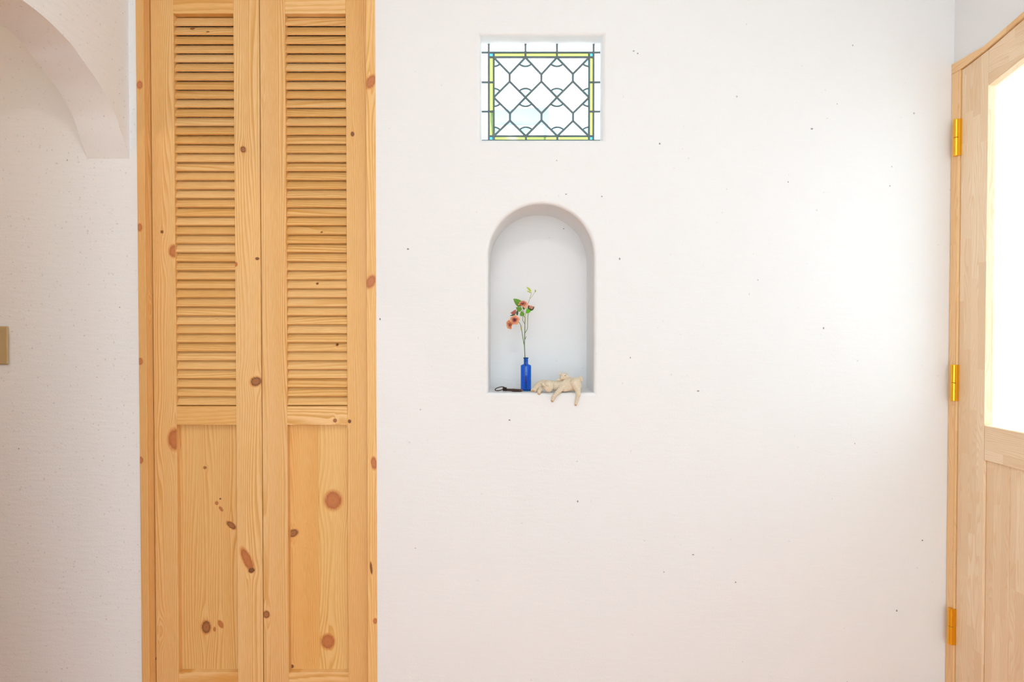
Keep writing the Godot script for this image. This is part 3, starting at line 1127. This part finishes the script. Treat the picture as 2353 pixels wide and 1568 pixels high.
# ---------------------------------------------------------------- things in the niche
func make_bottle() -> Vector3:
	var at := Vector3(0.045, NY0, -0.0566)
	var t := base("glass_bottle", at)
	tag(t, "small square cobalt blue glass bottle holding the rose spray", "bottle")
	# half width and squareness (0 round, 1 square) at each height
	var outer := [[0.0, 0.0], [0.0150, 0.0], [0.0168, 0.0012], [0.0168, 0.081], [0.0160, 0.0832], [0.0078, 0.0872], [0.0072, 0.0885], [0.0072, 0.1045], [0.0086, 0.1052], [0.0086, 0.1078], [0.0078, 0.1084]]
	var inner := [[0.0056, 0.1084], [0.0056, 0.0885], [0.0060, 0.0865], [0.0140, 0.0822], [0.0146, 0.080], [0.0146, 0.006], [0.013, 0.0045], [0.0, 0.0045]]
	var shape := func(th: float, r: float, _y: float) -> float:
		var sq := clampf((r - 0.0088) / 0.004, 0.0, 1.0)
		var c := maxf(absf(cos(th)), absf(sin(th)))
		var corner := (absf(cos(th)) + absf(sin(th))) / 1.32
		return r * lerpf(1.0, 1.0 / maxf(c, corner), sq)
	var st := begin()
	lathe(st, outer + inner, 48, shape)
	st.generate_normals()
	put(st, "body", M.cobalt_glass, t)
	return at

func petal(c: Vector3, axis: Vector3, turn: float, size: float, lift: float, curl: float, width: float) -> SurfaceTool:
	# lift: how far the petal stands up along the axis (0 flat, 1 upright)
	var st := begin()
	var u := axis.cross(Vector3(0.3, 0.9, 0.31)).normalized()
	var v := axis.cross(u)
	var out := u * cos(turn) + v * sin(turn)
	var side := axis.cross(out)
	var grid: Array = []
	for i in 6:
		var row: Array = []
		var s := i / 5.0
		var ang := lerpf(lift * 1.5, lift * 1.5 - curl, s)
		var path := Vector2.ZERO
		for q in i:
			var g := lerpf(lift * 1.5, lift * 1.5 - curl, q / 5.0)
			path += Vector2(cos(g), sin(g)) * size / 5.0
		var w := width * size * sin(PI * pow(0.12 + 0.80 * s, 0.8)) + 0.0004
		for j in 7:
			var a := (j - 3) / 3.0
			var cup := (1.0 - a * a) * 0.0 + a * a * 0.32 * w
			var p := c + out * path.x + axis * path.y + side * a * w + (axis * cos(ang) - out * sin(ang)) * cup
			p += axis * 0.0009 * sin(a * 5.0 + turn * 3.0) * s
			row.append(p)
		grid.append(row)
	var ns: Array = []
	for i in 6:
		var row: Array = []
		for j in 7:
			var du: Vector3 = grid[mini(i + 1, 5)][j] - grid[maxi(i - 1, 0)][j]
			var dv: Vector3 = grid[i][mini(j + 1, 6)] - grid[i][maxi(j - 1, 0)]
			row.append(du.cross(dv).normalized())
		ns.append(row)
	for i in 5:
		for j in 6:
			soft(st, [grid[i][j], grid[i][j + 1], grid[i + 1][j + 1], grid[i + 1][j]], [ns[i][j], ns[i][j + 1], ns[i + 1][j + 1], ns[i + 1][j]])
	return st

func rose(t: Node, c: Vector3, axis: Vector3, size: float, open: float, outer: Material, mid: Material, inner: Material) -> void:
	var f := base("flower", c, t)
	axis = axis.normalized()
	var k := 0
	for ring in [[5, 1.0, 0.16 + 0.5 * (1.0 - open), outer, 0.55], [5, 0.86, 0.40 + 0.35 * (1.0 - open), outer, 0.58], [5, 0.70, 0.62, mid, 0.6], [4, 0.56, 0.84, inner, 0.62], [3, 0.42, 1.0, inner, 0.65]]:
		for j in ring[0]:
			var st := petal(axis * 0.001 * k * 0.25, axis, TAU * j / ring[0] + k * 0.7, size * ring[1], ring[2], 0.75 * open, ring[4])
			put(st, "petal", ring[3], f)
		k += 1

func leaf_blade(t: Node, stem: Vector3, dir: Vector3, up: Vector3, l: float, w: float, m: Material, round_: float = 1.0) -> void:
	var st := begin()
	dir = dir.normalized()
	var side := dir.cross(up).normalized()
	var nrm := side.cross(dir).normalized()
	var rows: Array = []
	for i in 9:
		var s := i / 8.0
		var ww := w * pow(sin(PI * pow(s, 0.62 if round_ > 0.5 else 0.9)), 0.75) if i > 0 and i < 8 else 0.0003
		var row: Array = []
		for j in 5:
			var a := (j - 2) / 2.0
			row.append(stem + dir * l * s + side * a * ww + nrm * (0.22 * ww * a * a - 0.12 * l * s * s))
		rows.append(row)
	for i in 8:
		for j in 4:
			quad(st, rows[i][j], rows[i][j + 1], rows[i + 1][j + 1], rows[i + 1][j], nrm, no_uv)
	st.generate_normals()
	put(st, "leaf", m, t)

func stalk(t: Node, pts: Array, r0: float, r1: float, m: Material) -> void:
	var line := smooth_line(pts, 5)
	var rr: Array = []
	for k in line.size(): rr.append(lerpf(r0, r1, float(k) / (line.size() - 1)))
	var st := begin()
	tube(st, line, rr, 6)
	put(st, "stem", m, t)

func mm(a: Array) -> Array:
	var out: Array = []
	for p in a: out.append(Vector3(p[0], p[1], p[2]) * 0.001)
	return out

func make_roses(at: Vector3) -> void:
	var t := base("rose_spray", at)
	tag(t, "spray of peach and dusty pink artificial roses standing in the blue bottle", "flowers")
	stalk(t, mm([[0, 8, 1], [-1.5, 60, 0.5], [-3.2, 107, 0], [-4.8, 151, 0], [-3.8, 188, 0], [-3.4, 216, 0], [-2.7, 237.7, 0]]), 0.0016, 0.0012, M.stem_green)
	stalk(t, mm([[1, 10, -1], [-1, 60, -1.5], [-3.2, 107, -1.6], [-5.4, 148, 1], [-6.8, 153.2, 1.5], [-13.5, 194.6, 4], [-16.2, 210.8, 6], [-22.2, 221.5, 8], [-32, 228, 8]]), 0.0014, 0.0009, M.stem_green)
	stalk(t, mm([[-14.2, 197, 4], [-15.2, 204, 5.2], [-16.8, 212.5, 6.4]]), 0.0019, 0.0014, M.stem_tan)
	stalk(t, mm([[-3.2, 222, 0], [-2.9, 229, 0], [-2.6, 239, 0]]), 0.0018, 0.0013, M.stem_tan)
	stalk(t, mm([[-2.7, 237.7, 0], [-0.7, 249.8, 0], [2.6, 265.9, -1], [6.7, 283.4, -2], [12.7, 298.9, -1], [16.1, 310.3, 0], [16.8, 319.8, 1]]), 0.0008, 0.0006, M.stem_tan)
	stalk(t, mm([[-3.4, 216.2, 0], [-10.1, 228.3, 3], [-9.7, 243.1, 5]]), 0.0009, 0.0007, M.stem_green)
	stalk(t, mm([[-2.7, 236.3, 0], [-6.8, 244.4, -1], [-12.2, 260.6, -2], [-17.5, 275.4, -3]]), 0.0008, 0.0007, M.stem_green)
	stalk(t, mm([[-2.7, 187.9, 0], [4.7, 202.7, 1], [5.3, 229.6, 2], [7.4, 249.8, 3], [11.5, 262, 2]]), 0.0010, 0.0008, M.stem_green)
	stalk(t, mm([[13.4, 299.6, -1], [20.1, 306.3, 0], [28.9, 319.8, 2]]), 0.0006, 0.0005, M.stem_tan)
	stalk(t, mm([[-2.7, 167.7, 0], [-1, 172, 1], [0.6, 177.1, 1.5]]), 0.0014, 0.0006, M.stem_green)
	stalk(t, mm([[-7.0, 238, 1], [-7.4, 256, 0], [-7.6, 277, 0]]), 0.0007, 0.0007, M.stem_green)
	var up := Vector3(0, 1, 0)
	rose(t, Vector3(-0.0095, 0.2790, 0.0), Vector3(-0.12, 0.8, 0.6), 0.0165, 0.75, M.petal_peach, M.petal_rose, M.petal_rose)
	rose(t, Vector3(-0.0360, 0.2290, 0.006), Vector3(-0.15, 0.12, 1.0), 0.0165, 0.95, M.petal_peach, M.petal_rose, M.petal_mauve)
	rose(t, Vector3(-0.0500, 0.2150, 0.002), Vector3(-0.75, -0.15, 0.65), 0.0165, 0.7, M.petal_peach, M.petal_peach, M.petal_rose)
	rose(t, Vector3(-0.0360, 0.2480, -0.001), Vector3(-0.5, 0.85, 0.2), 0.0155, 0.25, M.petal_rose, M.petal_rose, M.petal_mauve)
	rose(t, Vector3(0.0150, 0.2650, 0.0), Vector3(0.25, 0.95, 0.15), 0.0140, 0.2, M.petal_pink, M.petal_rose, M.petal_rose)
	var st := petal(Vector3(-0.0020, 0.283, 0.006), Vector3(0.2, -0.3, 1.0).normalized(), 1.9, 0.017, 0.1, 0.5, 0.5)
	put(st, "drooping_petal", M.petal_pink, t)
	leaf_blade(t, Vector3(-0.0150, 0.2755, -0.003), Vector3(-0.75, 0.72, 0.1), Vector3(0.2, 0.2, 1), 0.034, 0.0115, M.leaf_green)
	leaf_blade(t, Vector3(-0.0155, 0.2600, 0.004), Vector3(-0.8, 0.5, 0.2), Vector3(0.1, 0.2, 1), 0.0195, 0.0085, M.leaf_green)
	leaf_blade(t, Vector3(-0.0100, 0.2420, 0.005), Vector3(-0.35, 0.95, 0.1), Vector3(-0.2, 0.1, 1), 0.0170, 0.0078, M.leaf_green)
	leaf_blade(t, Vector3(0.0080, 0.2515, 0.004), Vector3(-0.25, 0.9, 0.2), Vector3(0.3, 0.2, 1), 0.0150, 0.0088, M.leaf_bright)
	leaf_blade(t, Vector3(-0.0060, 0.2630, -0.002), Vector3(-0.1, 0.95, 0.1), Vector3(0.3, 0.1, 1), 0.0150, 0.0050, M.leaf_green)
	leaf_blade(t, Vector3(0.0165, 0.3205, 0.001), Vector3(-0.62, 0.75, 0.1), Vector3(0.5, 0.4, 1), 0.0215, 0.0040, M.leaf_lime, 0.0)
	leaf_blade(t, Vector3(0.0165, 0.3160, 0.001), Vector3(-0.85, 0.55, 0.2), Vector3(0.3, 0.5, 1), 0.0160, 0.0024, M.leaf_lime, 0.0)
	# sepals that hold the two closed flowers
	for s in [[Vector3(0.0125, 0.2600, 0.002), Vector3(0.95, 0.85, 0.15), 0.019, 0.0055], [Vector3(0.0125, 0.2600, 0.003), Vector3(-0.2, 1.0, 0.1), 0.0175, 0.0055], [Vector3(-0.0285, 0.2440, 0.0), Vector3(0.05, 1.0, 0.1), 0.017, 0.0035], [Vector3(-0.0340, 0.2470, 0.003), Vector3(-1.0, -0.2, 0.2), 0.018, 0.0022]]:
		leaf_blade(t, s[0], s[1], Vector3(0, 0.15, 1), s[2], s[3], M.leaf_dark, 0.0)
	st = begin()
	ball(st, Vector3(0.0302, 0.3231, 0.002), Vector3(0.0022, 0.0042, 0.0022), 8, 6)
	put(st, "bud", M.leaf_lime, t)

func make_ornament() -> void:
	var t := base("ringed_ornament", Vector3(-0.0389, NY0, -0.026))
	tag(t, "dark brown iron ornament with an oval ring, left of the bottle", "ornament")
	var k := 0.000159
	var p := func(X: float, Y: float, z: float) -> Vector3: return Vector3((X - 335.0) * k, maxf((1055.0 - Y) * k, 0.0), z)
	var pts: Array = []
	var rr: Array = []
	for j in 29:
		var a := TAU * j / 28.0
		var q := Vector2(cos(a) * 96.0, sin(a) * 36.0).rotated(-0.24)
		pts.append(p.call(335 + q.x, 992 + q.y, -0.006 * sin(a)))
		rr.append(0.0015)
	var st := begin()
	tube(st, pts, rr, 7)
	put(st, "ring", M.dark_iron, t)
	st = begin()
	var f := Field.new(Vector3(0.0, -0.002, -0.01), Vector3(0.08, 0.02, 0.012), 0.0008)
	f.bone(p.call(430, 1010, 0.0), p.call(600, 1018, 0.001), 0.0038, 0.0042, 0.002)
	f.bone(p.call(600, 1018, 0.001), p.call(770, 1024, 0.001), 0.0044, 0.0040, 0.002)
	f.bone(p.call(600, 1028, 0.001), p.call(740, 1030, 0.001), 0.0036, 0.0036, 0.001)
	f.surface(st)
	put(st, "shaft", M.dark_iron, t)
	for j in 4:
		st = begin()
		var ring: Array = []
		var r2: Array = []
		for q in 13:
			var a := TAU * q / 12.0
			ring.append(p.call(405.0 + j * 19.0, 1003.0, 0.0) + Vector3(0.0006 * cos(a), 0.0048 * sin(a) + 0.0004, 0.0048 * cos(a)))
			r2.append(0.0017)
		tube(st, ring, r2, 6)
		put(st, "cord_winding", M.dark_cord, t)
	st = begin()
	ball(st, p.call(778, 1022, 0.003), Vector3(0.0030, 0.0038, 0.0030), 10, 8)
	put(st, "end_cap", M.worn_copper, t)

func make_cat() -> void:
	var t := base("cat_figurine", Vector3(0.1442, NY0, -0.014))
	tag(t, "cream clay cat figurine asleep on the niche ledge with a kitten on its back", "figurine")
	var k := 0.0001575
	var p := func(X: float, Y: float, z: float) -> Vector3: return Vector3((X - 1500.0) * k, (1070.0 - Y) * k, z)
	var f := Field.new(Vector3(-0.092, -0.048, -0.034), Vector3(0.086, 0.056, 0.038), 0.0012)
	# trunk, hip and shoulders
	f.bone(p.call(1440, 950, -0.006), p.call(1640, 940, -0.005), 0.0150, 0.0190, 0.006)
	f.bone(p.call(1640, 935, -0.005), p.call(1800, 915, -0.004), 0.0190, 0.0210, 0.006)
	f.bone(p.call(1850, 890, 0.002), p.call(1875, 930, 0.004), 0.0185, 0.0165, 0.006)
	f.bone(p.call(1330, 905, -0.008), p.call(1440, 935, -0.007), 0.0120, 0.0140, 0.004)
	# head resting on its cheek, muzzle turned down towards the room
	f.bone(p.call(1300, 925, 0.0130), p.call(1312, 948, 0.0140), 0.0165, 0.0160, 0.0015)
	f.bone(p.call(1275, 975, 0.0190), p.call(1300, 1000, 0.0200), 0.0090, 0.0085, 0.003)
	f.bone(p.call(1312, 1000, 0.0225), p.call(1332, 1026, 0.0225), 0.0066, 0.0046, 0.002)
	# ears folded back
	f.bone(p.call(1205, 895, 0.0200), p.call(1240, 930, 0.0250), 0.0050, 0.0030, 0.0012)
	f.bone(p.call(1255, 885, 0.0265), p.call(1288, 915, 0.0310), 0.0040, 0.0026, 0.0010)
	f.bone(p.call(1395, 860, 0.0140), p.call(1385, 900, 0.0180), 0.0034, 0.0028, 0.0012)
	# stretched arm and paw on the ledge
	f.bone(p.call(1220, 885, -0.004), p.call(1120, 930, 0.0), 0.0110, 0.0105, 0.005)
	f.bone(p.call(1120, 930, 0.0), p.call(1040, 1015, 0.003), 0.0105, 0.0075, 0.004)
	f.bone(p.call(1050, 1025, 0.003), p.call(985, 1028, 0.004), 0.0062, 0.0042, 0.003)
	# second paw over the edge
	f.bone(p.call(1160, 1000, 0.012), p.call(1125, 1040, 0.019), 0.0068, 0.0058, 0.003)
	f.bone(p.call(1125, 1040, 0.0190), p.call(1122, 1080, 0.0205), 0.0058, 0.0044, 0.002)
	# dangling front leg
	f.bone(p.call(1575, 970, 0.010), p.call(1500, 1050, 0.021), 0.0100, 0.0078, 0.004)
	f.bone(p.call(1500, 1050, 0.021), p.call(1420, 1130, 0.0240), 0.0076, 0.0060, 0.003)
	f.bone(p.call(1420, 1130, 0.0240), p.call(1385, 1215, 0.0230), 0.0056, 0.0048, 0.003)
	# hind leg
	f.bone(p.call(1820, 880, 0.012), p.call(1890, 1010, 0.020), 0.0120, 0.0088, 0.004)
	f.bone(p.call(1890, 1010, 0.020), p.call(1895, 1100, 0.0240), 0.0086, 0.0070, 0.003)
	f.bone(p.call(1895, 1100, 0.0240), p.call(1850, 1290, 0.0230), 0.0064, 0.0042, 0.003)
	# folded other leg along the belly
	f.bone(p.call(1740, 980, 0.008), p.call(1650, 1015, 0.009), 0.0070, 0.0060, 0.005)
	# curled tail
	f.bone(p.call(1925, 840, -0.004), p.call(1925, 790, -0.006), 0.0052, 0.0042, 0.003)
	f.bone(p.call(1925, 790, -0.006), p.call(1955, 772, -0.005), 0.0042, 0.0038, 0.002)
	f.bone(p.call(1955, 772, -0.005), p.call(1982, 800, -0.003), 0.0038, 0.0036, 0.002)
	f.bone(p.call(1982, 800, -0.003), p.call(1985, 845, 0.0), 0.0036, 0.0040, 0.002)
	var st := begin()
	f.surface(st)
	put(st, "cat_body", M.cream_clay, t)
	# tan pads and a black nose
	for q in [[1020, 1032, 0.0075, 0.0085, 0.0032, 0.0030], [1120, 1084, 0.0225, 0.0036, 0.0036, 0.0028], [1383, 1222, 0.0250, 0.0040, 0.0046, 0.0030], [1848, 1298, 0.0242, 0.0036, 0.0040, 0.0030]]:
		st = begin()
		ball(st, p.call(q[0], q[1], q[2]), Vector3(q[3], q[4], q[5]), 10, 8)
		put(st, "paw_pad", M.tan_clay, t)
	st = begin()
	ball(st, p.call(1330, 1024, 0.0268), Vector3(0.0012, 0.0013, 0.0008), 8, 6)
	put(st, "nose", M.black_paint, t)
	# kitten
	var kit := Field.new(Vector3(-0.006, 0.034, -0.024), Vector3(0.046, 0.070, 0.022), 0.0010)
	kit.bone(p.call(1600, 760, 0.004), p.call(1606, 740, 0.004), 0.0088, 0.0088, 0.003)
	kit.bone(p.call(1585, 770, 0.010), p.call(1570, 785, 0.012), 0.0052, 0.0044, 0.002)
	kit.bone(p.call(1552, 705, 0.004), p.call(1545, 692, 0.004), 0.0042, 0.0030, 0.0016)
	kit.bone(p.call(1655, 700, 0.002), p.call(1668, 690, 0.002), 0.0042, 0.0030, 0.0016)
	kit.bone(p.call(1620, 770, -0.004), p.call(1690, 800, -0.008), 0.0090, 0.0110, 0.004)
	kit.bone(p.call(1560, 800, 0.006), p.call(1500, 815, 0.010), 0.0042, 0.0034, 0.002)
	kit.bone(p.call(1670, 765, 0.004), p.call(1722, 745, 0.006), 0.0040, 0.0036, 0.002)
	st = begin()
	kit.surface(st)
	var kp := put(st, "kitten", M.cream_clay, t)
	tag(kp, "small kitten peeping over the cat's back")
	for e in [[1583, 741, 0.0118], [1640, 728, 0.0112]]:
		st = begin()
		ball(st, p.call(e[0], e[1], e[2]), Vector3(0.0013, 0.0014, 0.0009), 8, 6)
		put(st, "eye", M.black_paint, kp)

func make_switch() -> void:
	var t := base("light_switch", Vector3(-1.61, 1.199, 0.0))
	tag(t, "beige wall switch plate on the speckled wall at the left edge", "switch")
	var st := begin()
	bevel_box(st, Vector3(-0.035, -0.06, 0.0), Vector3(0.035, 0.06, 0.0075), 0.003, no_uv)
	put(st, "plate", M.plate_ivory, t)
	for y in [0.0225, -0.0225]:
		st = begin()
		bevel_box(st, Vector3(-0.0075, y - 0.0115, 0.006), Vector3(0.0072, y + 0.0115, 0.0100), 0.0012, no_uv)
		put(st, "rocker", M.rocker_ivory, t)

func make_outside() -> void:
	var st := begin()
	bevel_box(st, Vector3(-40, -0.35, -60), Vector3(40, -0.2, 40), 0.0, no_uv)
	structure(put(st, "ground", M.paving), "pale paved ground outside", "ground")
	# neighbouring house seen faintly through the lower left of the leaded window
	var t := base("neighbouring_house", Vector3(-0.2, -0.2, -12.0))
	tag(t, "pale blue neighbouring house seen faintly through the leaded window", "house")
	st = begin()
	bevel_box(st, Vector3(-0.2, 0, -3.0), Vector3(0.95, 6.35, 0.0), 0.02, no_uv)
	put(st, "house_wall", M.render_pale, t)
	st = begin()
	extrude(st, PackedVector2Array([Vector2(-0.3, 6.34), Vector2(1.06, 6.34), Vector2(1.06, 6.68), Vector2(-0.3, 6.60)]), -3.2, 0.2, func(p: Vector2, d: float) -> Vector3: return Vector3(p.x, p.y, d), no_uv)
	put(st, "roof", M.roof_slate, t)

func _ready() -> void:
	make_view()
	make_materials()
	make_room()
	make_closet()
	make_door()
	make_window()
	var at := make_bottle()
	make_roses(at)
	make_ornament()
	make_cat()
	make_switch()
	make_outside()
